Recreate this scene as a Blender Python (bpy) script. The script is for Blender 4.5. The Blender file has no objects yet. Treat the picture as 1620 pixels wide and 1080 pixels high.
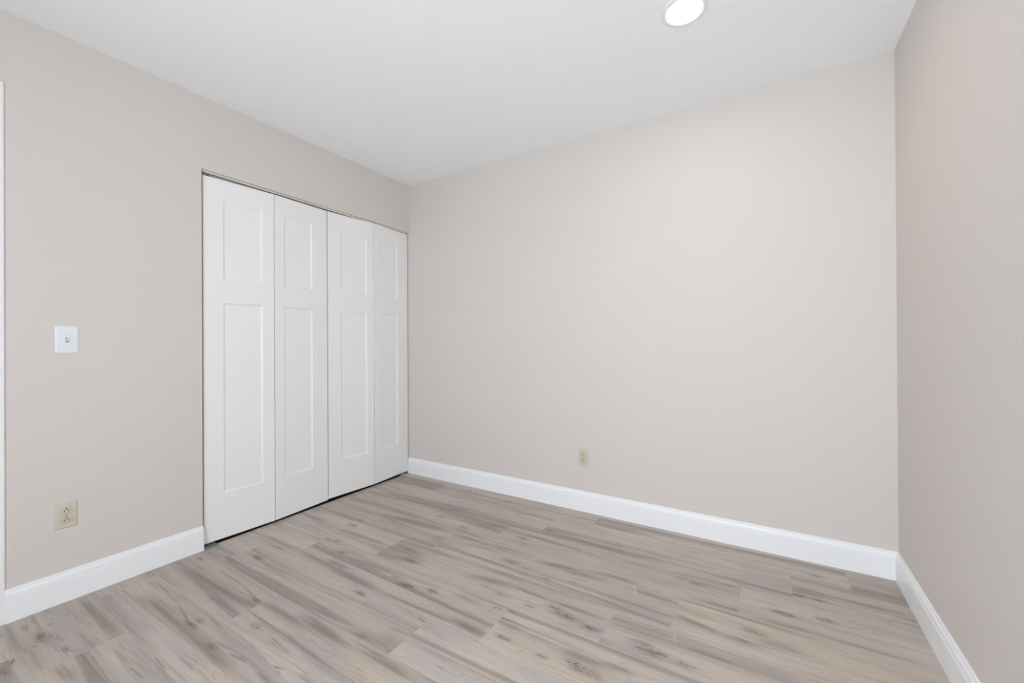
import bpy, bmesh, math, random
import numpy as np
from mathutils import Vector, Matrix

random.seed(7)
SC = bpy.context.scene
COL = SC.collection

# ------------------------------------------------------------------ camera
# room axes: left wall x = 0, back wall y = 0, floor z = 0 (metres)
W, H, YF = 3.097, 2.44, -3.55           # width, ceiling height, front wall (behind the camera)
CAM = Vector((2.584, -2.5524, 1.1021))
YAW, PITCH, ROLL = 0.55017, 0.002525, 0.005666
cam_data = bpy.data.cameras.new('camera')
cam_data.sensor_fit = 'HORIZONTAL'
cam_data.sensor_width = 36.0
cam_data.lens = 655.72 / 1620 * 36.0
cam_data.clip_start = 0.02
cam = bpy.data.objects.new('camera', cam_data)
COL.objects.link(cam)
_r = Vector((math.cos(YAW), math.sin(YAW), 0)); _f = Vector((-math.sin(YAW), math.cos(YAW), 0)); _z = Vector((0, 0, 1))
_fw = _f * math.cos(PITCH) + _z * math.sin(PITCH); _up = _z * math.cos(PITCH) - _f * math.sin(PITCH)
_r2 = _r * math.cos(ROLL) - _up * math.sin(ROLL); _u2 = _r * math.sin(ROLL) + _up * math.cos(ROLL)
M3 = Matrix((_r2, _u2, -_fw)).transposed()
cam.matrix_world = Matrix.Translation(CAM) @ M3.to_4x4()
SC.camera = cam

# ------------------------------------------------------------------ world, daylight, exposure
world = bpy.data.worlds.new('overcast_sky'); SC.world = world
world.use_nodes = True
_nt = world.node_tree; _bg = _nt.nodes['Background']
SKY_COL, SKY_STRENGTH = (0.84, 0.93, 1.02), 11.7         # overcast sky above the horizon
GROUND_COL, GROUND_STRENGTH = (0.84, 0.94, 1.02), 13.0    # the pale, equally bright open ground below it
_tc = _nt.nodes.new('ShaderNodeTexCoord'); _sp = _nt.nodes.new('ShaderNodeSeparateXYZ')
_mr = _nt.nodes.new('ShaderNodeMapRange'); _mr.inputs[1].default_value = -0.04; _mr.inputs[2].default_value = 0.04
_mx = _nt.nodes.new('ShaderNodeMix'); _mx.data_type = 'RGBA'
_mx.inputs[6].default_value = tuple(c * GROUND_STRENGTH for c in GROUND_COL) + (1,)
_mx.inputs[7].default_value = tuple(c * SKY_STRENGTH for c in SKY_COL) + (1,)
_nt.links.new(_tc.outputs['Generated'], _sp.inputs[0]); _nt.links.new(_sp.outputs[2], _mr.inputs[0])
_nt.links.new(_mr.outputs[0], _mx.inputs[0]); _nt.links.new(_mx.outputs[2], _bg.inputs[0])
# window in the front wall (behind the camera): x0, x1, z0, z1
WIN = (1.62, 2.97, 0.30, 1.75)
_pl = bpy.data.lights.new('window_daylight_portal', 'AREA')
_pl.shape = 'RECTANGLE'; _pl.size = WIN[1] - WIN[0]; _pl.size_y = WIN[3] - WIN[2]
_pl.cycles.is_portal = True
_po = bpy.data.objects.new('window_daylight_portal', _pl); COL.objects.link(_po)
_po.location = ((WIN[0] + WIN[1]) / 2, YF - 0.06, (WIN[2] + WIN[3]) / 2)
_po.rotation_euler = (math.pi / 2, 0, 0)
LAMP_STRENGTH = 58.0                    # the recessed ceiling lamps' diffusers
SC.view_settings.view_transform = 'Standard'
SC.view_settings.look = 'None'
SC.view_settings.gamma = 1.0
SC.view_settings.use_curve_mapping = False
SC.view_settings.exposure = 0.06
SC.cycles.max_bounces = 14
SC.cycles.diffuse_bounces = 10
SC.cycles.glossy_bounces = 4
SC.cycles.use_denoising = True
SC.cycles.sample_clamp_indirect = 6.0

# ------------------------------------------------------------------ helpers
def srgb(r, g, b):
    f = lambda c: (c / 255 / 12.92) if c / 255 <= 0.04045 else ((c / 255 + 0.055) / 1.055) ** 2.4
    return (f(r), f(g), f(b), 1.0)

def new_mat(name, col, rough=0.5, metal=0.0, spec=0.5, bump=None):
    m = bpy.data.materials.new(name); m.use_nodes = True
    nt = m.node_tree; b = nt.nodes['Principled BSDF']
    b.inputs['Base Color'].default_value = col
    b.inputs['Roughness'].default_value = rough
    b.inputs['Metallic'].default_value = metal
    b.inputs['Specular IOR Level'].default_value = spec
    if bump:                                         # (scale, distance, strength)
        tc = nt.nodes.new('ShaderNodeTexCoord')
        n = nt.nodes.new('ShaderNodeTexNoise'); n.inputs['Scale'].default_value = bump[0]; n.inputs['Detail'].default_value = 3
        bp = nt.nodes.new('ShaderNodeBump'); bp.inputs['Distance'].default_value = bump[1]; bp.inputs['Strength'].default_value = bump[2]
        nt.links.new(tc.outputs['Object'], n.inputs['Vector'])
        nt.links.new(n.outputs['Fac'], bp.inputs['Height'])
        nt.links.new(bp.outputs['Normal'], b.inputs['Normal'])
    return m

def link_mesh(name, bm, mat, parent=None, smooth=None):
    me = bpy.data.meshes.new(name)
    bmesh.ops.recalc_face_normals(bm, faces=bm.faces[:])
    bm.to_mesh(me); bm.free()
    for m in (mat if isinstance(mat, (list, tuple)) else [mat]):
        me.materials.append(m)
    o = bpy.data.objects.new(name, me); COL.objects.link(o)
    if parent is not None:
        o.parent = parent
    if smooth is not None:
        for p in me.polygons: p.use_smooth = True
        me.set_sharp_from_angle(angle=math.radians(smooth))
    return o

def structure(o):
    o['kind'] = 'structure'; return o

def thing(name, loc, label, cat, group=None, rot=None):
    o = bpy.data.objects.new(name, None); COL.objects.link(o)
    o.location = loc; o.empty_display_size = 0.05
    if rot: o.rotation_euler = rot
    return tag(o, label, cat, group)

def tag(o, label, cat, group=None):
    o['label'] = label; o['category'] = cat
    if group: o['group'] = group
    return o

def box(bm, lo, hi, bevel=0.0, seg=2):
    vs = [bm.verts.new((x, y, z)) for x in (lo[0], hi[0]) for y in (lo[1], hi[1]) for z in (lo[2], hi[2])]
    fs = [bm.faces.new([vs[i] for i in q]) for q in ((0, 1, 3, 2), (4, 6, 7, 5), (0, 4, 5, 1), (2, 3, 7, 6), (0, 2, 6, 4), (1, 5, 7, 3))]
    if bevel > 0:
        bmesh.ops.bevel(bm, geom=list({e for f in fs for e in f.edges}), offset=bevel, segments=seg, affect='EDGES', profile=0.6)
    return fs

def lathe(bm, prof, n=64, axis='z', cap=True):
    """rotate (radius, height) points about an axis; open profile, closed end caps"""
    rings = []
    for r, h in prof:
        ring = []
        for i in range(n):
            a = 2 * math.pi * i / n
            p = (r * math.cos(a), r * math.sin(a), h)
            if axis == 'x': p = (h, p[0], p[1])
            ring.append(bm.verts.new(p))
        rings.append(ring)
    for a, b in zip(rings, rings[1:]):
        for i in range(n):
            bm.faces.new((a[i], a[(i + 1) % n], b[(i + 1) % n], b[i]))
    if cap:
        bm.faces.new(rings[0]); bm.faces.new(rings[-1])

def extrude_profile(bm, prof, p0, p1, out, m0=0.0, m1=0.0):
    """sweep a (depth, height) profile along p0->p1; 'out' is the horizontal room-side normal.
    m0, m1 shift each end by depth*m (mitre)."""
    d = (Vector(p1) - Vector(p0)).normalized(); out = Vector(out)
    ends = []
    for p, m, s in ((p0, m0, 1), (p1, m1, -1)):
        ends.append([bm.verts.new(Vector(p) + out * a + Vector((0, 0, h)) + d * (s * m * a)) for a, h in prof])
    n = len(prof)
    for i in range(n):
        bm.faces.new((ends[0][i], ends[0][(i + 1) % n], ends[1][(i + 1) % n], ends[1][i]))
    bm.faces.new(ends[0]); bm.faces.new(ends[1][::-1])

def wall_panels(name, mat, plane, t, polys):
    """solid wall from convex (u, z) polygons that share their corner points; plane: ('x'|'y', value, side away from the room)"""
    ax, val, sgn = plane
    P = (lambda u, z, k: (val + sgn * t * k, u, z)) if ax == 'x' else (lambda u, z, k: (u, val + sgn * t * k, z))
    bm = bmesh.new(); V = {}
    def v(p, k):
        if (p, k) not in V: V[p, k] = bm.verts.new(P(p[0], p[1], k))
        return V[p, k]
    edges = {}
    for poly in polys:
        for k in (0, 1): bm.faces.new([v(p, k) for p in poly])
        for i, p in enumerate(poly):
            e = tuple(sorted((p, poly[(i + 1) % len(poly)]))); edges[e] = edges.get(e, 0) + 1
    for (p, q), n in edges.items():
        if n == 1: bm.faces.new((v(p, 0), v(q, 0), v(q, 1), v(p, 1)))
    return structure(link_mesh(name, bm, mat))

def wall_holed(name, mat, plane, t, u0, u1, hole):
    """solid wall with one window hole (ua, ub, za, zb)"""
    ax, val, sgn = plane
    P = (lambda u, z, k: (val + sgn * t * k, u, z)) if ax == 'x' else (lambda u, z, k: (u, val + sgn * t * k, z))
    bm = bmesh.new(); us = (u0, hole[0], hole[1], u1); zs = (0, hole[2], hole[3], H)
    V = {(i, j, k): bm.verts.new(P(us[i], zs[j], k)) for i in range(4) for j in range(4) for k in (0, 1)}
    for i in range(3):
        for j in range(3):
            if (i, j) == (1, 1): continue
            for k in (0, 1): bm.faces.new([V[q] for q in ((i, j, k), (i + 1, j, k), (i + 1, j + 1, k), (i, j + 1, k))])
    for i in range(3):
        for j in (0, 3): bm.faces.new((V[i, j, 0], V[i + 1, j, 0], V[i + 1, j, 1], V[i, j, 1])); bm.faces.new((V[j, i, 0], V[j, i + 1, 0], V[j, i + 1, 1], V[j, i, 1]))
    for j in (1, 2): bm.faces.new((V[1, j, 0], V[2, j, 0], V[2, j, 1], V[1, j, 1])); bm.faces.new((V[j, 1, 0], V[j, 2, 0], V[j, 2, 1], V[j, 1, 1]))
    return structure(link_mesh(name, bm, mat))

# ------------------------------------------------------------------ materials
WALL = new_mat('greige_wall_paint', srgb(217, 210.5, 205.5), 0.62, spec=0.3, bump=(260, 0.0006, 0.25))
CEIL = new_mat('white_ceiling_paint', srgb(245, 247, 249), 0.9, spec=0.2, bump=(180, 0.0006, 0.2))
TRIM = new_mat('white_trim_paint', srgb(245, 246, 248), 0.35, spec=0.45)
DOORW = new_mat('white_door_paint', srgb(241, 241, 241), 0.42, spec=0.4, bump=(90, 0.0003, 0.12))
IVORY = new_mat('ivory_plastic', srgb(208, 200, 184), 0.4)
IVORY2 = new_mat('ivory_plastic_socket', srgb(206, 198, 181), 0.35)
WHITEP = new_mat('white_plastic', srgb(233, 236, 241), 0.35)
SLOT = new_mat('dark_slot', srgb(38, 32, 26), 0.8)
RIMM = new_mat('ivory_socket_rim', srgb(176, 167, 150), 0.5)
GAP_SHADE = new_mat('door_gap_shade', srgb(30, 27, 25), 0.95, spec=0.1, bump=(900, 0.002, 0.6))  # near-black colour in place of the shade under the bifold doors
STEEL = new_mat("zinc_steel", srgb(140, 147, 146), 0.6, metal=0.6)
SCREW = new_mat('ivory_screw', srgb(150, 140, 122), 0.4, metal=0.4)
TRACKM = new_mat('white_painted_track', srgb(228, 224, 218), 0.5)
CLOSETM = new_mat('unlit_space_shade', srgb(70, 66, 62), 0.9, spec=0.2)  # darkened to stand in for the lack of light inside
RINGM = new_mat('white_lamp_trim', srgb(240, 239, 238), 0.4)
BRASS = new_mat('satin_nickel', srgb(190, 186, 178), 0.3, metal=1.0)

def lamp_mat():
    m = bpy.data.materials.new('lit_diffuser'); m.use_nodes = True
    b = m.node_tree.nodes['Principled BSDF']
    b.inputs['Base Color'].default_value = (0.9, 0.9, 0.9, 1)
    b.inputs['Emission Color'].default_value = (1.0, 0.86, 0.79, 1)
    b.inputs['Emission Strength'].default_value = LAMP_STRENGTH
    return m
LAMP = lamp_mat()

def glass_mat():
    m = bpy.data.materials.new('window_glass'); m.use_nodes = True
    nt = m.node_tree; nt.nodes.clear()
    out = nt.nodes.new('ShaderNodeOutputMaterial'); mix = nt.nodes.new('ShaderNodeMixShader')
    tr = nt.nodes.new('ShaderNodeBsdfTransparent'); gl = nt.nodes.new('ShaderNodeBsdfGlossy'); gl.inputs['Roughness'].default_value = 0.02
    mix.inputs[0].default_value = 0.06
    nt.links.new(tr.outputs[0], mix.inputs[1]); nt.links.new(gl.outputs[0], mix.inputs[2]); nt.links.new(mix.outputs[0], out.inputs[0])
    return m
GLASS = glass_mat()

# ------------------------------------------------------------------ floor: vinyl planks running across the room
PLANK_W, PLANK_L, EDGE0 = 0.2195, 1.216, -0.2165
ROW_JOINT = {0: 1.683, 1: 1.458, 2: 1.265, 3: 1.046, 4: 0.836, 5: 0.455, 6: 0.218, 7: 0.748, 8: 0.10, 9: 0.49}   # one end joint of each row
# grain marks of the printed wood: dark bands (x0, y0, x1, y1, width, strength) and knots (x, y, size)
WOOD_STREAKS = [
    (0.047,-2.003,0.48,-2.002,0.05,0.8), (0.014,-2.039,0.3,-2.019,0.06,0.4), (0.203,-1.871,0.389,-1.864,0.05,0.5), 
    (0.203,-2.186,0.472,-2.19,0.04,0.5), (0.508,-2.169,0.625,-2.144,0.05,0.6), (0.213,-2.158,0.318,-2.1,0.03,0.5), 
    (0.405,-2.131,0.475,-2.089,0.012,0.6), (0.717,-2.029,0.828,-2.022,0.01,0.8), (0.187,-1.668,0.743,-1.64,0.05,0.8), 
    (0.323,-1.844,1.014,-1.863,0.06,0.8), (0.745,-1.59,1.037,-1.6,0.05,0.8), (0.302,-1.577,0.546,-1.583,0.006,0.9), 
    (0.546,-1.583,0.718,-1.606,0.007,1.0), (0.178,-1.775,0.447,-1.794,0.007,0.9), (0.447,-1.794,0.657,-1.828,0.009,1.0), 
    (0.843,-1.816,0.949,-1.807,0.008,0.8), (0.986,-1.698,1.131,-1.709,0.009,0.9), (0.736,-1.965,0.844,-1.971,0.01,0.9), 
    (0.819,-1.92,0.927,-1.921,0.008,0.7), (0.517,-1.808,0.543,-1.792,0.006,0.8), (0.543,-1.792,0.689,-1.787,0.006,0.7), 
    (0.947,-1.82,1.04,-1.809,0.014,0.9), (1.142,-1.812,1.189,-1.814,0.02,0.9), (1.138,-1.772,1.183,-1.761,0.012,0.9), 
    (0.971,-1.559,1.273,-1.576,0.06,0.9), (1.286,-1.549,1.6,-1.565,0.05,0.8), (0.759,-1.292,1.111,-1.291,0.04,0.8), 
    (1.111,-1.291,1.537,-1.284,0.02,0.8), (0.851,-1.41,1.071,-1.419,0.03,0.5), (1.346,-1.427,1.438,-1.412,0.03,0.5), 
    (1.453,-1.449,1.661,-1.435,0.03,0.4), (1.022,-1.344,1.07,-1.343,0.006,0.9), (1.384,-1.329,1.431,-1.337,0.006,1.0), 
    (1.275,-1.747,1.313,-1.749,0.02,0.6), (1.358,-0.987,1.6,-0.941,0.05,0.7), (1.608,-0.955,1.78,-0.96,0.03,0.8), (1.78,-0.96,2.04,-0.96,0.04,0.8), 
    (1.529,-1.274,1.677,-1.282,0.05,0.9), (1.665,-1.178,1.775,-1.183,0.04,0.8), (1.775,-1.183,1.943,-1.184,0.03,0.6), 
    (1.945,-1.189,2.116,-1.187,0.05,0.8), (1.415,-1.135,1.534,-1.141,0.03,0.5), (1.729,-0.722,1.95,-0.693,0.06,0.6), 
    (1.472,-1.018,1.544,-1.013,0.02,0.6), (1.93,-0.633,2.058,-0.647,0.03,0.7), (2.049,-0.7,2.252,-0.709,0.05,0.6), 
    (2.042,-0.966,2.276,-0.952,0.03,0.7), (2.277,-0.958,2.555,-0.948,0.04,0.8), (2.263,-0.774,2.42,-0.808,0.04,0.9), 
    (2.42,-0.808,2.554,-0.816,0.04,0.6), (2.331,-0.628,2.551,-0.616,0.04,0.7), (2.11,-1.169,2.183,-1.168,0.03,0.7), 
    (2.448,-0.403,2.544,-0.43,0.012,0.7), (2.335,-0.723,2.378,-0.72,0.008,0.6), (2.076,-0.823,2.244,-0.823,0.005,0.5), 
    (2.686,-0.29,2.798,-0.314,0.025,0.7), (2.798,-0.314,3.069,-0.304,0.04,0.7), (2.885,-0.131,3.099,-0.106,0.05,0.4), 
    (2.551,-0.645,2.722,-0.626,0.03,0.7), (2.722,-0.626,3.0,-0.622,0.02,0.7), (2.553,-0.773,2.696,-0.771,0.06,0.6), 
    (2.596,-0.408,2.67,-0.373,0.012,0.6), (2.635,-0.042,2.873,-0.042,0.02,0.5), (2.803,-0.464,3.004,-0.482,0.04,0.3), 
    (2.548,-0.401,2.596,-0.399,0.02,0.5), (0.219,-0.437,1.07,-0.469,0.035,0.8), (0.454,-0.616,0.649,-0.622,0.04,0.5), 
    (0.37,-0.992,0.82,-0.977,0.05,0.7), (0.822,-0.952,1.048,-0.968,0.06,0.8), (0.876,-0.775,1.053,-0.776,0.03,0.5), 
    (1.06,-0.693,1.226,-0.685,0.025,0.8), (0.425,-0.805,0.876,-0.775,0.012,0.4), (0.082,-0.406,0.259,-0.347,0.04,0.4), 
    (0.679,-1.243,0.83,-1.245,0.05,0.7), (0.664,-0.579,0.823,-0.544,0.012,0.5), (1.081,-0.486,1.263,-0.482,0.04,0.8), 
    (1.229,-0.69,1.571,-0.672,0.02,0.8), (1.589,-0.704,1.827,-0.672,0.05,0.8), (1.827,-0.672,2.047,-0.622,0.05,0.6), 
    (1.477,-0.354,1.97,-0.344,0.03,0.7), (1.432,-0.478,1.618,-0.488,0.03,0.6), (0.826,-0.132,1.357,-0.142,0.03,0.3), 
    (1.615,-0.382,1.772,-0.414,0.006,0.8), (1.711,-0.475,1.784,-0.5,0.006,0.6), (0.154,-1.642,0.706,-1.619,0.05,0.5), 
    (0.093,-1.263,0.505,-1.26,0.05,0.7), (0.505,-1.26,1.053,-1.281,0.04,0.8), (0.516,-1.425,0.994,-1.396,0.03,0.4), ]
WOOD_KNOTS = [
    (0.65,-1.825,1.0), (0.649,-1.797,0.7), (0.714,-1.609,0.9), (0.88,-1.697,0.8), (0.854,-1.837,0.9), (1.183,-1.196,1.2), (1.312,-1.17,1.0), 
    (1.086,-1.176,0.5), (1.275,-1.517,0.6), (1.89,-1.02,1.6), (1.831,-0.994,1.0), (1.998,-1.034,1.1), (2.062,-1.241,1.6), (2.011,-1.229,1.0), 
    (1.593,-1.028,0.8), (1.741,-1.25,0.8), (1.736,-1.039,0.6), (1.625,-1.118,0.5), (1.905,-1.26,0.6), (1.704,-0.82,0.5), (2.235,-1.038,1.6), 
    (2.188,-1.012,0.9), (2.334,-1.04,1.1), (2.535,-0.732,1.0), (2.307,-0.512,0.6), (2.638,-0.548,1.2), (2.689,-0.374,1.0), (2.778,-0.512,1.0), 
    (2.767,-0.371,0.7), (2.774,-0.153,0.8), (0.44,-0.914,1.0), (1.036,-1.03,1.2), (0.535,-1.085,0.7), (0.423,-0.846,0.6), (0.823,-0.544,0.8), 
    (1.037,-0.595,0.7), (0.671,-1.155,0.6), (1.48,-0.78,1.2), (1.407,-0.532,0.9), (1.227,-0.245,0.5), (1.497,-0.37,0.6), (1.061,-0.115,0.7), 
    (1.578,-0.791,0.5), (0.332,-1.417,1.0), (0.447,-0.913,0.8), (1.173,-1.202,1.0), (1.048,-1.344,0.8), (0.098,-1.575,0.7), (0.203,-1.495,0.6), 
    (0.115,-2.168,0.7), (0.243,-2.151,1.2), (0.409,-2.118,0.6), (0.335,-2.235,0.8), (0.378,-2.257,0.8), ]


T_WALL = 0.115
def build_floor():
    X0, X1 = -0.014, W + 0.12             # ends in the closet opening
    verts, faces, uvs, dark, knot, seeds = [], [], [], [], [], []
    ui = {}
    rng = random.Random(11); rng2 = random.Random(5)
    nrow = int(math.ceil((-YF + 0.15) / PLANK_W)) + 1
    sa = np.array(WOOD_STREAKS); ka = np.array(WOOD_KNOTS)
    for r in range(nrow):
        yt = EDGE0 + PLANK_W - r * PLANK_W; yb = yt - PLANK_W
        if yt > 0: yt = 0.12
        X0 = -0.014 if yb > -2.0 else -T_WALL
        j = ROW_JOINT.get(r, rng.uniform(0, PLANK_L))
        xs = sorted({X0, X1} | {j + k * PLANK_L for k in range(-4, 5) if X0 < j + k * PLANK_L < X1})
        for xa, xb in zip(xs, xs[1:]):
            su, sv, seed = rng.uniform(0, 40), rng.uniform(0, 40), rng.random()
            if r == 10 and xa < 1.0: seed = 1.0        # the paler plank by the entry door
            nx = max(1, int((xb - xa) / 0.012)); ny = max(4, int((yt - yb) / 0.0042))
            gx = np.linspace(xa, xb, nx + 1); gy = np.linspace(yb, yt, ny + 1)
            GX, GY = np.meshgrid(gx, gy, indexing='ij')
            D = np.zeros_like(GX); K = np.zeros_like(GX)
            for x0, y0, x1, y1, w, s in sa:
                mx, my = (x0 + x1) / 2, (y0 + y1) / 2
                if not (xa - .01 <= mx <= xb + .01 and yb - .01 <= my <= yt + .01): continue
                if w > .015:
                    ex = .18 * abs(x1 - x0) + .05; x0, x1, y0, y1 = x0 - ex, x1 + ex, y0 - (y1 - y0) * .15, y1 + (y1 - y0) * .15
                L = max(abs(x1 - x0), 0.02); t = (GX - x0) / (x1 - x0) if abs(x1 - x0) > 1e-4 else np.zeros_like(GX)
                yc = y0 + (y1 - y0) * np.clip(t, 0, 1)
                e = np.clip(np.minimum(t, 1 - t) * L / min(0.26, L * .45) + (0.0 if w > .015 else .5), 0, 1)
                e = e * e * (3 - 2 * e)
                sg = max(w * 0.40, 0.0035)
                dv = (GY - yc) / sg
                if w > .015:                      # printed bands have one crisp and one fading edge
                    crisp = 1 if rng2.random() < .5 else -1
                    dv = np.where(dv * crisp > 0, dv * 1.4, dv * .7)
                g = s * e * np.exp(-dv ** 2)
                D = np.maximum(D, g) + 0.15 * np.minimum(D, g)
            for x0, y0, s in ka:
                if not (xa <= x0 <= xb and yb <= y0 <= yt): continue
                K = np.maximum(K, min(1.0, .55 + .4 * s) * np.exp(-((GX - x0) / (0.042 * s)) ** 2 - ((GY - y0) / (0.011 * s + .003)) ** 2))
            b = len(verts)
            for i in range(nx + 1):
                for k in range(ny + 1):
                    verts.append((gx[i], gy[k], 0.0)); dark.append(D[i, k]); knot.append(K[i, k])
            for i in range(nx):
                for k in range(ny):
                    a = b + i * (ny + 1) + k
                    faces.append((a, a + ny + 1, a + ny + 2, a + 1))
                    for (ii, kk) in ((i, k), (i + 1, k), (i + 1, k + 1), (i, k + 1)):
                        uvs.append((gx[ii] + su, gy[kk] + sv, (gx[ii] - xa), (xb - gx[ii]), (gy[kk] - yb), (yt - gy[kk]), seed))
    me = bpy.data.meshes.new('floor'); me.from_pydata(verts, [], faces)
    U = np.array(uvs, dtype=np.float32)
    uv = me.uv_layers.new(name='grain'); uv.data.foreach_set('uv', U[:, 0:2].ravel())
    e = np.minimum(np.minimum(U[:, 2], U[:, 3]), np.minimum(U[:, 4], U[:, 5]))
    uv2 = me.uv_layers.new(name='ends'); uv2.data.foreach_set('uv', np.stack([np.minimum(U[:, 2], U[:, 3]), U[:, 6]], 1).ravel().astype(np.float32))
    uv3 = me.uv_layers.new(name='sides'); uv3.data.foreach_set('uv', np.stack([np.minimum(U[:, 4], U[:, 5]), U[:, 6]], 1).ravel().astype(np.float32))
    for nm, v in (('band', dark), ('knot', knot)):
        a = me.attributes.new(nm, 'FLOAT', 'POINT'); a.data.foreach_set('value', np.array(v, dtype=np.float32))
    me.update()
    o = bpy.data.objects.new('floor', me); COL.objects.link(o)
    me.materials.append(floor_mat())
    return structure(o)

def floor_mat():
    m = bpy.data.materials.new('taupe_vinyl_planks'); m.use_nodes = True
    nt = m.node_tree; N = nt.nodes; L = nt.links; B = N['Principled BSDF']
    def node(t, **kw):
        n = N.new(t)
        for k, v in kw.items(): setattr(n, k, v)
        return n
    def val(x, sock):
        if isinstance(x, (int, float)): sock.default_value = x
        else: L.new(x, sock)
    def math_(op, a, b=0.0, c=None, clamp=False):
        n = node('ShaderNodeMath', operation=op); n.use_clamp = clamp
        val(a, n.inputs[0]); val(b, n.inputs[1])
        if c is not None: val(c, n.inputs[2])
        return n.outputs[0]
    def mixc(f, a, b):
        n = node('ShaderNodeMix', data_type='RGBA'); val(f, n.inputs[0])
        for x, s in ((a, n.inputs[6]), (b, n.inputs[7])):
            if isinstance(x, tuple): s.default_value = x
            else: L.new(x, s)
        return n.outputs[2]
    def rng_(x, a, b, c=0.0, d=1.0):
        n = node('ShaderNodeMapRange'); n.interpolation_type = 'SMOOTHSTEP'
        val(x, n.inputs[0]); n.inputs[1].default_value = a; n.inputs[2].default_value = b; n.inputs[3].default_value = c; n.inputs[4].default_value = d
        return n.outputs[0]
    uv = node('ShaderNodeUVMap', uv_map='grain').outputs[0]
    def noise(sx, sy, scale=1.0, detail=4, rough=.55, dist=0.0, off=0.0):
        mp = node('ShaderNodeMapping'); mp.inputs['Scale'].default_value = (sx, sy, 1); mp.inputs['Location'].default_value = (off, off * 1.7, 0)
        L.new(uv, mp.inputs[0])
        n = node('ShaderNodeTexNoise', noise_dimensions='2D'); L.new(mp.outputs[0], n.inputs['Vector'])
        n.inputs['Scale'].default_value = scale; n.inputs['Detail'].default_value = detail; n.inputs['Roughness'].default_value = rough
        n.inputs['Distortion'].default_value = dist
        return n.outputs['Fac']
    band = node('ShaderNodeAttribute', attribute_name='band').outputs['Fac']
    knot = node('ShaderNodeAttribute', attribute_name='knot').outputs['Fac']
    fibre = noise(5, 150, detail=5, rough=.65)                 # fine fibres
    fine = noise(22, 420, detail=3, rough=.6, off=3)
    strand = noise(1.3, 36, detail=4, rough=.6, dist=.6, off=5)  # ragged strands
    broad = noise(0.55, 10, detail=4, rough=.55, dist=.9, off=9)   # soft bands anywhere
    tint = noise(1.6, 7, detail=2, off=13)
    tint2 = noise(2.3, 9, detail=2, off=21)
    # base colour of the wood print
    c = mixc(rng_(tint, .38, .62), srgb(*FLOOR_LIGHT), srgb(*FLOOR_WARM))
    c = mixc(rng_(tint2, .42, .68), c, srgb(*FLOOR_COOL))
    # dark bands: placed bands broken up by the strands, plus faint ones
    strand2 = noise(2.2, 105, detail=4, rough=.65, dist=.5, off=55)
    edge = math_('ADD', math_('MULTIPLY', math_('SUBTRACT', strand, 0.5), 0.55), math_('MULTIPLY', math_('SUBTRACT', strand2, 0.5), 0.75))
    bd = math_('ADD', band, math_('MULTIPLY', edge, rng_(band, 0.02, 0.35)), clamp=True)
    bg = math_('MULTIPLY', rng_(broad, .45, .69), 0.62)
    st = math_('ADD', math_('MULTIPLY', rng_(strand, .52, .72), 0.30), math_('MULTIPLY', rng_(strand2, .52, .72), 0.22))
    dk = math_('MAXIMUM', bd, math_('ADD', bg, st), clamp=True)
    c = mixc(math_('MULTIPLY', dk, 0.86), c, srgb(*FLOOR_DARK))
    # knots
    kr = math_('MULTIPLY', knot, math_('MULTIPLY_ADD', noise(24, 150, detail=4, rough=.7, dist=1.8, off=31), 4.0, -1.35), clamp=True)
    c = mixc(math_('MULTIPLY', kr, 0.95), c, srgb(*FLOOR_KNOT))
    # small flecks
    fl = rng_(noise(7, 70, detail=4, rough=.65, dist=1.4, off=41), .62, .74)
    c = mixc(math_('MULTIPLY', fl, 0.38), c, srgb(*FLOOR_KNOT))
    # fibres
    fb = math_('ADD', math_('MULTIPLY', math_('SUBTRACT', fibre, .5), 0.42), math_('MULTIPLY', math_('SUBTRACT', fine, .5), 0.22))
    hs = node('ShaderNodeHueSaturation'); L.new(c, hs.inputs['Color']); L.new(math_('ADD', fb, 1.0), hs.inputs['Value'])
    c = hs.outputs[0]
    # two pale scuff marks near the room's middle
    xyz = node('ShaderNodeSeparateXYZ'); L.new(node('ShaderNodeTexCoord').outputs['Object'], xyz.inputs[0])
    for (sx, sy, tx, ty, wd, k) in SCUFFS:
        ln = math.hypot(tx - sx, ty - sy); ux, uy = (tx - sx) / ln, (ty - sy) / ln
        rx, ry = math_('SUBTRACT', xyz.outputs[0], sx), math_('SUBTRACT', xyz.outputs[1], sy)
        al = math_('ADD', math_('MULTIPLY', rx, ux), math_('MULTIPLY', ry, uy)); pe = math_('ABSOLUTE', math_('SUBTRACT', math_('MULTIPLY', rx, uy), math_('MULTIPLY', ry, ux)))
        f_ = math_('MULTIPLY', rng_(pe, wd * .3, wd, 1.0, 0.0), math_('MULTIPLY', rng_(al, 0, ln * .3), rng_(al, ln * .7, ln, 1.0, 0.0)))
        c = mixc(math_('MULTIPLY', f_, k), c, srgb(205, 200, 196))
    # per-plank tone and the micro-bevel between planks
    ends = node('ShaderNodeSeparateXYZ'); L.new(node('ShaderNodeUVMap', uv_map='ends').outputs[0], ends.inputs[0])
    sides = node('ShaderNodeSeparateXYZ'); L.new(node('ShaderNodeUVMap', uv_map='sides').outputs[0], sides.inputs[0])
    tone = math_('MULTIPLY_ADD', ends.outputs[1], 0.13, 0.95)
    hs2 = node('ShaderNodeHueSaturation'); L.new(c, hs2.inputs['Color']); L.new(tone, hs2.inputs['Value']); c = hs2.outputs[0]
    L.new(c, B.inputs['Base Color'])
    L.new(rng_(fibre, .3, .7, .40, .52), B.inputs['Roughness'])
    B.inputs['Specular IOR Level'].default_value = 0.35
    gap = math_('MINIMUM', rng_(ends.outputs[0], 0.0, .0025), rng_(sides.outputs[0], 0.0, .002))
    bp = node('ShaderNodeBump'); bp.inputs['Distance'].default_value = 0.0006; bp.inputs['Strength'].default_value = 0.5
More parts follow.
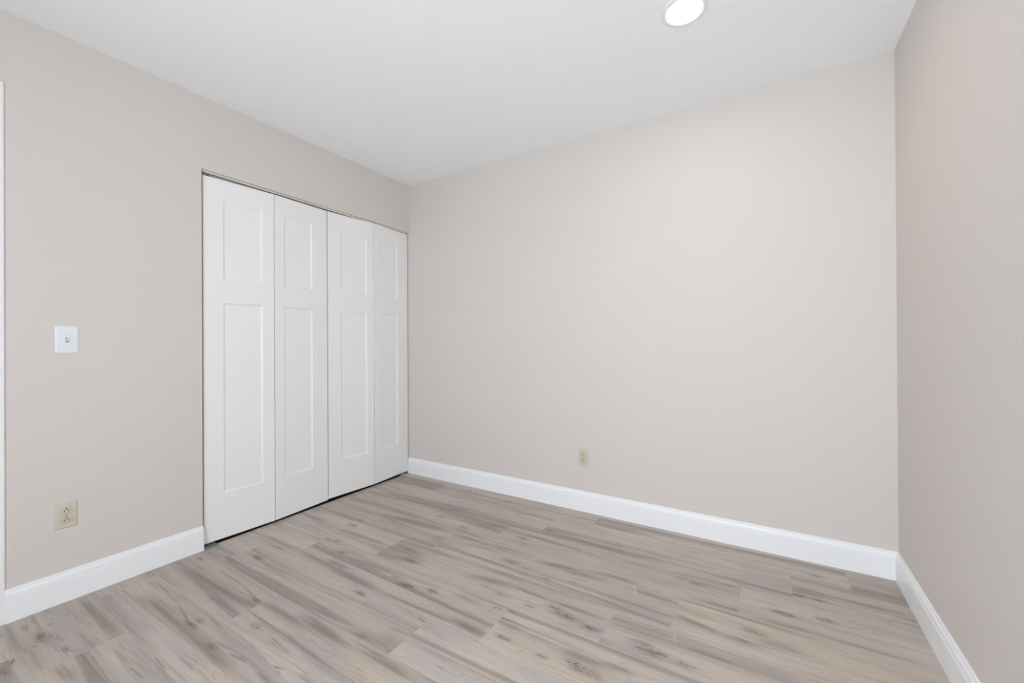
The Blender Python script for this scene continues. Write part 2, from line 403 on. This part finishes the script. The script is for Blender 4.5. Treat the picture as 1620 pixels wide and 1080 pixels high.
    L.new(math_('MULTIPLY_ADD', fibre, 0.25, gap), bp.inputs['Height'])
    L.new(bp.outputs[0], B.inputs['Normal'])
    return m

FLOOR_LIGHT = (193, 183, 173); FLOOR_WARM = (191, 179, 165); FLOOR_COOL = (183, 174, 168); FLOOR_DARK = (126, 115, 108); FLOOR_KNOT = (98, 88, 81)
SCUFFS = [(2.063, -.652, 2.098, -.751, .005, .55), (2.279, -.893, 2.294, -.953, .006, .4), (2.185, -.650, 2.232, -.668, .003, .4)]
build_floor()

# ------------------------------------------------------------------ room shell
CLO_Y0, CLO_Y1 = -1.5245, 0.0           # closet opening along the left wall
HEAD = (2.049, 2.040)                   # its head, very slightly out of level
DOOR_Y0, DOOR_Y1, DOOR_Z = -3.06, -2.292, 2.060
T = 0.115
Y0 = YF - T
wall_panels('wall_left', WALL, ('x', 0.0, -1), T, [
    [(Y0, 0), (DOOR_Y0, 0), (DOOR_Y0, DOOR_Z), (DOOR_Y0, H), (Y0, H)],
    [(DOOR_Y0, DOOR_Z), (DOOR_Y1, DOOR_Z), (DOOR_Y1, H), (DOOR_Y0, H)],
    [(DOOR_Y1, 0), (CLO_Y0, 0), (CLO_Y0, HEAD[0]), (CLO_Y0, H), (DOOR_Y1, H), (DOOR_Y1, DOOR_Z)],
    [(CLO_Y0, HEAD[0]), (0, HEAD[1]), (0, H), (CLO_Y0, H)]])
wall_panels('wall_back', WALL, ('y', 0.0, 1), T, [[(-0.80, 0), (W + T, 0), (W + T, H), (-0.80, H)]])
wall_panels('wall_right', WALL, ('x', W, 1), T, [[(Y0, 0), (0, 0), (0, H), (Y0, H)]])
wall_holed('wall_front', WALL, ('y', YF, -1), T, 0.0, W, WIN)
bm = bmesh.new(); box(bm, (-0.80, YF - T, H), (W + T, T, H + 0.12)); structure(link_mesh('ceiling', bm, CEIL))
# closet behind the bifold doors, and an added light block behind the entry door
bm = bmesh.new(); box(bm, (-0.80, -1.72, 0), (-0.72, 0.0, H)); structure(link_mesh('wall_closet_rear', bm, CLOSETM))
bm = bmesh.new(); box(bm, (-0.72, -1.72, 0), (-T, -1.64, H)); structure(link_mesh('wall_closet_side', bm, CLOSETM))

bm = bmesh.new(); box(bm, (-0.80, -1.72, -0.06), (-0.014, 0.0, -0.003)); box(bm, (-0.80, 0.0, -0.06), (-0.014, 0.115, 0.0)); box(bm, (-0.80, -1.72, -0.003), (-0.72, 0.0, 0.0)); structure(link_mesh('floor_closet_shade', bm, GAP_SHADE))  # dark slab colours in the shade under the doors; strips seal light leaks

bm = bmesh.new(); box(bm, (-0.24, -3.25, -0.01), (-T - .001, -2.10, H)); structure(link_mesh('light_block_entry', bm, CLOSETM))  # added solid block, stops daylight leaking under the entry door

# baseboards
BASE = [(0, 0), (.0142, 0), (.0142, .0940), (.0134, .0948), (.0090, .0953), (.0086, .0962), (.0086, .0980), (.0120, .0990), (.0128, .1010), (.0124, .1060), (.0112, .1120),
        (.0094, .1172), (.0078, .1196), (.0064, .1204), (.0064, .1214), (.0074, .1222), (.0074, .1262), (.0060, .1290), (.0034, .1300), (0, .1300)]
def baseboard(name, p0, p1, out, m0, m1):
    bm = bmesh.new(); extrude_profile(bm, BASE, p0, p1, out, m0, m1)
    return structure(link_mesh(name, bm, TRIM, smooth=25))
baseboard('baseboard_left', (0, -2.204, 0), (0, CLO_Y0, 0), (1, 0, 0), 0, 0)
baseboard('baseboard_back', (-0.0165, 0, 0), (W, 0, 0), (0, -1, 0), 0, 1)
baseboard('baseboard_right', (W, 0, 0), (W, YF, 0), (-1, 0, 0), 1, 1)
baseboard('baseboard_front', (W, YF, 0), (0, YF, 0), (0, 1, 0), 1, 1)
baseboard('baseboard_left.001', (0, YF, 0), (0, DOOR_Y0 - .088, 0), (1, 0, 0), 1, 0)

# door casing on the left wall (only its edge shows at the frame's left side) and the entry door in it
CAS = [(0, 0), (.0165, 0), (.018, .004), (.018, .022), (.0155, .026), (.0155, .052), (.012, .066), (.010, .078), (.0095, .086), (.008, .088), (0, .088)]
def casing():
    bm = bmesh.new()
    path = [(-2.292, 0.0), (-2.292, DOOR_Z), (DOOR_Y0, DOOR_Z), (DOOR_Y0, 0.0)]
    dirs = [(1, 0), (1, 1), (-1, 1), (-1, 0)]
    rings = []
    for (y, z), (dy, dz) in zip(path, dirs):
        rings.append([bm.verts.new((d, y + dy * w, z + dz * w)) for d, w in CAS])
    n = len(CAS)
    for a, b in zip(rings, rings[1:]):
        for i in range(n): bm.faces.new((a[i], a[(i + 1) % n], b[(i + 1) % n], b[i]))
    bm.faces.new(rings[0]); bm.faces.new(rings[-1])
    return structure(link_mesh('trim_1', bm, TRIM, smooth=40))
casing()
bm = bmesh.new()
for lo, hi in (((-T, DOOR_Y0, 0), (0, DOOR_Y0 + .018, DOOR_Z)), ((-T, DOOR_Y1 - .018, 0), (0, DOOR_Y1, DOOR_Z)), ((-T, DOOR_Y0 + .018, DOOR_Z - .018), (0, DOOR_Y1 - .018, DOOR_Z))):
    box(bm, lo, hi)
structure(link_mesh('trim_2', bm, TRIM))

# ------------------------------------------------------------------ panelled door leaves
def leaf_skin(name, L, h, thick, recs, mat, parent, depth=0.007, slope=0.011):
    """A leaf in its own frame: u along +y from 0 to L, z up from 0 to h, the room face at x = 0, the back at x = -thick.
    recs: recessed panels (u0, u1, z0, z1). Returns the frame mesh; each recessed panel is a child mesh."""
    bm = bmesh.new()
    us = sorted({0.0, L} | {r[0] for r in recs} | {r[1] for r in recs})
    zs = sorted({0.0, h} | {r[2] for r in recs} | {r[3] for r in recs})
    V = {}
    def v(x, u, z):
        k = (round(x, 5), round(u, 5), round(z, 5))
        if k not in V: V[k] = bm.verts.new((x, u, z))
        return V[k]
    for ua, ub in zip(us, us[1:]):
        for za, zb in zip(zs, zs[1:]):
            mu, mz = (ua + ub) / 2, (za + zb) / 2
            inside = any(r[0] < mu < r[1] and r[2] < mz < r[3] for r in recs)
            if not inside: bm.faces.new((v(0, ua, za), v(0, ub, za), v(0, ub, zb), v(0, ua, zb)))
            bm.faces.new((v(-thick, ua, za), v(-thick, ua, zb), v(-thick, ub, zb), v(-thick, ub, za)))
    for ua, ub in zip(us, us[1:]):
        for z in (0.0, h): bm.faces.new((v(0, ua, z), v(0, ub, z), v(-thick, ub, z), v(-thick, ua, z)))
    for za, zb in zip(zs, zs[1:]):
        for u in (0.0, L): bm.faces.new((v(0, u, za), v(0, u, zb), v(-thick, u, zb), v(-thick, u, za)))
    bmesh.ops.recalc_face_normals(bm, faces=bm.faces[:])
    rim = [e for e in bm.edges if all(abs(q.co.x) < 1e-6 for q in e.verts) and
           (all(abs(q.co.y) < 1e-6 for q in e.verts) or all(abs(q.co.y - L) < 1e-6 for q in e.verts) or
            all(abs(q.co.z) < 1e-6 for q in e.verts) or all(abs(q.co.z - h) < 1e-6 for q in e.verts))]
    bmesh.ops.bevel(bm, geom=rim, offset=0.0018, segments=2, affect='EDGES')
    o = link_mesh(name, bm, mat, parent)
    for (u0, u1, z0, z1) in recs:
        bm = bmesh.new()
        prof = [(0.0, 0.0), (-.0012, .0012), (-.0035, .0045), (-.0058, .0085), (-depth, slope)]
        loops = [[bm.verts.new((x, u, z)) for u, z in ((u0 + s, z0 + s), (u1 - s, z0 + s), (u1 - s, z1 - s), (u0 + s, z1 - s))] for x, s in prof]
        for a, b in zip(loops, loops[1:]):
            for i in range(4): bm.faces.new((a[i], a[(i + 1) % 4], b[(i + 1) % 4], b[i]))
        bm.faces.new(loops[-1])
        back = [bm.verts.new((-thick + .004, u, z)) for u, z in ((u0, z0), (u1, z0), (u1, z1), (u0, z1))]
        for i in range(4): bm.faces.new((loops[0][i], loops[0][(i + 1) % 4], back[(i + 1) % 4], back[i]))
        bm.faces.new(back)
        link_mesh('recessed_panel', bm, mat, o)
    return o

LEAF_H, LEAF_T = 2.0085, 0.034
PZ = ((0.2505, 1.3190), (1.4445, 1.8950))        # recessed panels, above the leaf's bottom edge
def bifold(label, A, J, E, z0, first_margins, second_margins, track_pins):
    """A, J, E: pivot end, fold joint and free end of the room face, (x, y)."""
    t = thing('bifold_door', (A[0], A[1], z0), label, 'closet door', 'white bifold closet doors')
    for (P, Q, (ma, mb)) in ((A, J, first_margins), (J, E, second_margins)):
        d = Vector((Q[0] - P[0], Q[1] - P[1])); L = d.length - 0.0055
        ang = math.atan2(-d.x, d.y)
        leaf = leaf_skin('door_leaf', L, LEAF_H, LEAF_T, [(ma, L - mb, a, b) for a, b in PZ], DOORW, t)
        leaf.location = (P[0] - A[0] + d.x * .00275 / L, P[1] - A[1] + d.y * .00275 / L, 0); leaf.rotation_euler = (0, 0, ang)
    # steel pivot and guide pins in the top and bottom edges
    for (px, py, pin) in track_pins:
        bm = bmesh.new(); lathe(bm, [(.0045, 0), (.0045, abs(pin) - .001), (.0035, abs(pin))], 16)
        p = link_mesh('pivot_pin', bm, STEEL, t, smooth=40)
        p.location = (px - A[0], py - A[1], LEAF_H if pin > 0 else pin)
    return t
XC = -0.041                                         # centre line of track and pivots
bifold('white two-leaf bifold closet door, left of the pair, nearest the light switch', (-.021, -1.5135), (.0025, -1.1382), (-.0170, -.7630), .0155,
       (.096, .066), (.058, .1155), [(XC, -1.478, .0160), (XC, -.800, .0115), (-.030, -1.4845, -.0105)])
bifold('white two-leaf bifold closet door, right of the pair, ending at the back wall corner', (-.0245, -.7590), (.0080, -.3815), (-.0200, -.0050), .0187,
       (.099, .062), (.067, .122), [(XC, -.725, .0080), (XC, -.040, .0042), (-.034, -.040, -.0135)])

# head tracks: white U-channels under the closet head, one per door
def head_track(label, y0, y1):
    def top(y): return HEAD[0] + (HEAD[1] - HEAD[0]) * (y - CLO_Y0) / (CLO_Y1 - CLO_Y0) - .0002
    prof = [(.0225, 0), (.0225, -.0085), (.0195, -.0085), (.0195, -.0015), (-.0195, -.0015), (-.0195, -.0085), (-.0225, -.0085), (-.0225, 0)]
    bm = bmesh.new()
    a = [bm.verts.new((XC + x, y0, top(y0) + z)) for x, z in prof]; b = [bm.verts.new((XC + x, y1, top(y1) + z)) for x, z in prof]
    n = len(prof)
    for i in range(n): bm.faces.new((a[i], a[(i + 1) % n], b[(i + 1) % n], b[i]))
    bm.faces.new(a); bm.faces.new(b[::-1])
    o = link_mesh('door_track', bm, TRACKM)
    return tag(o, label, 'door track', 'closet head tracks')
head_track('slim white metal track above the left bifold closet door', CLO_Y0 + .002, -.7710)
head_track('slim white metal track above the right bifold closet door', -.7635, -.002)

# floor brackets the bottom pivots stand in: zinc L-brackets at both jambs
def floor_bracket(label, y, sgn, reach):
    t = thing('floor_bracket', (XC, y, 0), label, 'bracket', 'closet floor pivot brackets')
    bm = bmesh.new()
    box(bm, (-.019, min(0, sgn * .075), 0), (reach, max(0, sgn * .072), .0022), .0006, 1)
    for k in range(4):                              # the toothed slot that takes the pivot
        y0 = sgn * (.020 + k * .012)
        box(bm, (.000, min(y0, y0 + sgn * .004), .0022), (.020, max(y0, y0 + sgn * .004), .0050))
    link_mesh('base_plate', bm, STEEL, t)
    if sgn > 0:
        bm = bmesh.new(); box(bm, (-.019, min(0, sgn * .0022), .0022), (.019, max(0, sgn * .0022), .005)); link_mesh('jamb_flange', bm, STEEL, t)
    bm = bmesh.new(); lathe(bm, [(.0045, .0022), (.0045, .0035), (.002, .0042)], 16); s = link_mesh('screw', bm, STEEL, t, smooth=40); s.location = (reach - .012, sgn * .060, 0)
    return t
floor_bracket('zinc floor bracket under the left end of the closet doors, by the baseboard end', CLO_Y0 + .001, 1, .056)
floor_bracket('zinc floor bracket under the right end of the closet doors, in the room corner', CLO_Y1 - .0145, -1, .020)

# ------------------------------------------------------------------ entry door (outside the frame), window (behind the camera)
d = structure(leaf_skin('door_1', DOOR_Y1 - DOOR_Y0 - .042, DOOR_Z - .030, .035, [(.11, .616, .25, 1.30), (.11, .616, 1.43, 1.91)], DOORW, None))
d.location = (-.045, DOOR_Y0 + .021, .008)
bm = bmesh.new(); lathe(bm, [(.031, 0), (.031, .006), (.012, .010), (.010, .028), (.022, .034), (.028, .046), (.024, .058), (.008, .063)], 32, axis='x')
k = link_mesh('door_knob', bm, BRASS, d, smooth=40); k.location = (0, .665, .96)

def window():
    x0, x1, z0, z1 = WIN
    bm = bmesh.new(); f = .045
    for lo, hi in (((x0, YF - .09, z0), (x0 + f, YF - .02, z1)), ((x1 - f, YF - .09, z0), (x1, YF - .02, z1)), ((x0 + f, YF - .09, z0), (x1 - f, YF - .02, z0 + f)),
                   ((x0 + f, YF - .09, z1 - f), (x1 - f, YF - .02, z1)), (((x0 + x1) / 2 - .025, YF - .085, z0 + f), ((x0 + x1) / 2 + .025, YF - .025, z1 - f))):
        box(bm, lo, hi)
    w = structure(link_mesh('window_1', bm, TRIM))
    for a, b in ((x0 + f, (x0 + x1) / 2 - .025), ((x0 + x1) / 2 + .025, x1 - f)):
        bm = bmesh.new(); box(bm, (a, YF - .054, z0 + f), (b, YF - .050, z1 - f)); link_mesh('window_pane', bm, GLASS, w)
    bm = bmesh.new(); box(bm, (x0 - .03, YF - .02, z0 - .022), (x1 + .03, YF + .035, z0), .003); structure(link_mesh('trim_3', bm, TRIM))
window()

# ------------------------------------------------------------------ wall plates.  Local frame: plate in the y-z plane, front towards +x
def plate(bm_h, bm_w, holes=()):
    """bevelled cover plate: flat face with a rolled rim"""
    bm = bmesh.new(); prof = [(0, 0), (.0022, .0003), (.0042, .0022), (.0052, .0050), (.0055, .0068)]
    loops = []
    for x, s in prof:
        r = max(.0035 - s * .3, .001); a, b = bm_w / 2 - s, bm_h / 2 - s; lp = []
        for cy, cz, a0 in ((a - r, b - r, 0), (-(a - r), b - r, 90), (-(a - r), -(b - r), 180), (a - r, -(b - r), 270)):
            for q in (0, 30, 60, 90):
                t = math.radians(a0 + q); lp.append(bm.verts.new((x, cy + r * math.cos(t), cz + r * math.sin(t))))
        loops.append(lp)
    n = len(loops[0])
    for a, b in zip(loops, loops[1:]):
        for i in range(n): bm.faces.new((a[i], a[(i + 1) % n], b[(i + 1) % n], b[i]))
    bm.faces.new(loops[0][::-1]); bm.faces.new(loops[-1])
    return bm

def screw(parent, z, mat, x=.0053, r=.0031):
    bm = bmesh.new(); lathe(bm, [(r, 0), (r, .0006), (r * .7, .0012)], 20, axis='x')
    s = link_mesh('screw', bm, mat, parent, smooth=40); s.location = (x, 0, z)
    bm = bmesh.new(); box(bm, (.00115, -r * .75, -.0004), (.00135, r * .75, .0004)); link_mesh('screw_slot', bm, SLOT, s)
    return s

def light_switch():
    t = thing('light_switch', (0, -2.0298, 1.1245), 'white toggle light switch on the left wall beside the closet', 'light switch')
    link_mesh('wall_plate', plate(.1165, .0725), WHITEP, t, smooth=35)
    bm = bmesh.new()                                # recessed slot around the toggle
    for lo, hi in (((.0050, -.0062, -.0125), (.0064, -.0050, .0125)), ((.0050, .0050, -.0125), (.0064, .0062, .0125)), ((.0050, -.0050, .0113), (.0064, .0050, .0125)), ((.0050, -.0050, -.0125), (.0064, .0050, -.0113))):
        box(bm, lo, hi)
    link_mesh('toggle_collar', bm, WHITEP, t)
    bm = bmesh.new(); box(bm, (.0050, -.0050, -.0113), (.0058, .0050, .0113)); o = link_mesh('toggle_slot', bm, new_mat('switch_slot', srgb(150, 152, 156), .7), t)
    bm = bmesh.new()                                # toggle lever, flipped up
    pts = [(.0056, .0010), (.0056, -.0060), (.0100, .0000), (.0180, .0095), (.0165, .0125), (.0110, .0090)]
    a = [bm.verts.new((x, -.0038, z)) for x, z in pts]; b = [bm.verts.new((x, .0038, z)) for x, z in pts]
    bm.faces.new(a); bm.faces.new(b[::-1])
    for i in range(len(pts)): bm.faces.new((a[i], a[(i + 1) % len(pts)], b[(i + 1) % len(pts)], b[i]))
    link_mesh('toggle', bm, WHITEP, t)
    screw(t, .0302, WHITEP); screw(t, -.0302, WHITEP)
light_switch()

def outlet(loc, rot, label):
    t = thing('wall_outlet', loc, label, 'wall outlet', 'ivory duplex outlets', (0, 0, rot))
    link_mesh('wall_plate', plate(.1115, .0685), IVORY, t, smooth=35)
    for zc in (.0195, -.0195):
        bm = bmesh.new(); R = .0172; lp = []       # round face with flattened top and bottom, in a thin groove
        def ring(x, k):
            out = []
            for i in range(48):
                q = 2 * math.pi * i / 48; y, z = R * k * math.cos(q), R * k * math.sin(q)
                z = max(-.0142 * k, min(.0142 * k, z)); out.append(bm.verts.new((x, y, z)))
            return out
        rings = [ring(.0050, 1.0), ring(.0062, 1.0), ring(.0066, .96)]
        for a, b in zip(rings, rings[1:]):
            for i in range(48): bm.faces.new((a[i], a[(i + 1) % 48], b[(i + 1) % 48], b[i]))
        bm.faces.new(rings[0]); bm.faces.new(rings[-1])
        s = link_mesh('socket', bm, IVORY2, t, smooth=35); s.location = (0, 0, zc)
        bm = bmesh.new(); rr = [ring(.0050, 1.07), ring(.00575, 1.07)]
        for i in range(48): bm.faces.new((rr[0][i], rr[0][(i + 1) % 48], rr[1][(i + 1) % 48], rr[1][i]))
        bm.faces.new(rr[1]); bm.faces.new(rr[0]); g = link_mesh('socket_rim', bm, RIMM, t); g.location = (0, 0, zc)
        bm = bmesh.new(); box(bm, (.0060, -.0075, -.0055), (.00685, -.0052, .0030)); box(bm, (.0060, .0050, -.0050), (.00685, .0072, .0025))
        link_mesh('blade_slots', bm, SLOT, s)
        bm = bmesh.new(); lathe(bm, [(.0028, .0060), (.0028, .00685)], 20, axis='x'); g = link_mesh('ground_hole', bm, SLOT, s); g.location = (0, 0, .0080)
    screw(t, 0, SCREW)
    return t
outlet((0, -2.0333, .3685), 0, 'ivory wall outlet on the left wall below the light switch')
outlet((1.5620, 0, .3475), -math.pi / 2, 'ivory wall outlet on the back wall above the long baseboard')

# ------------------------------------------------------------------ recessed ceiling lamp
def recessed_lamp(x, y, label):
    t = thing('recessed_light', (x, y, H), label, 'ceiling light', 'recessed ceiling lights')
    bm = bmesh.new(); n = 96
    prof = [(.0880, 0), (.0880, -.0012), (.0868, -.0030), (.0840, -.0042), (.0745, -.0052), (.0718, -.0050), (.0690, -.0040), (.0672, -.0004)]
    lathe(bm, prof, n, cap=False); link_mesh('trim_ring', bm, RINGM, t, smooth=35)
    bm = bmesh.new(); lathe(bm, [(.0672, -.0004), (.0660, -.0014), (.0500, -.0020), (.0200, -.0022)], n); link_mesh('diffuser', bm, LAMP, t, smooth=35)
    return t
recessed_lamp(2.309, -.758, 'round white recessed ceiling light, lit, near the right wall')
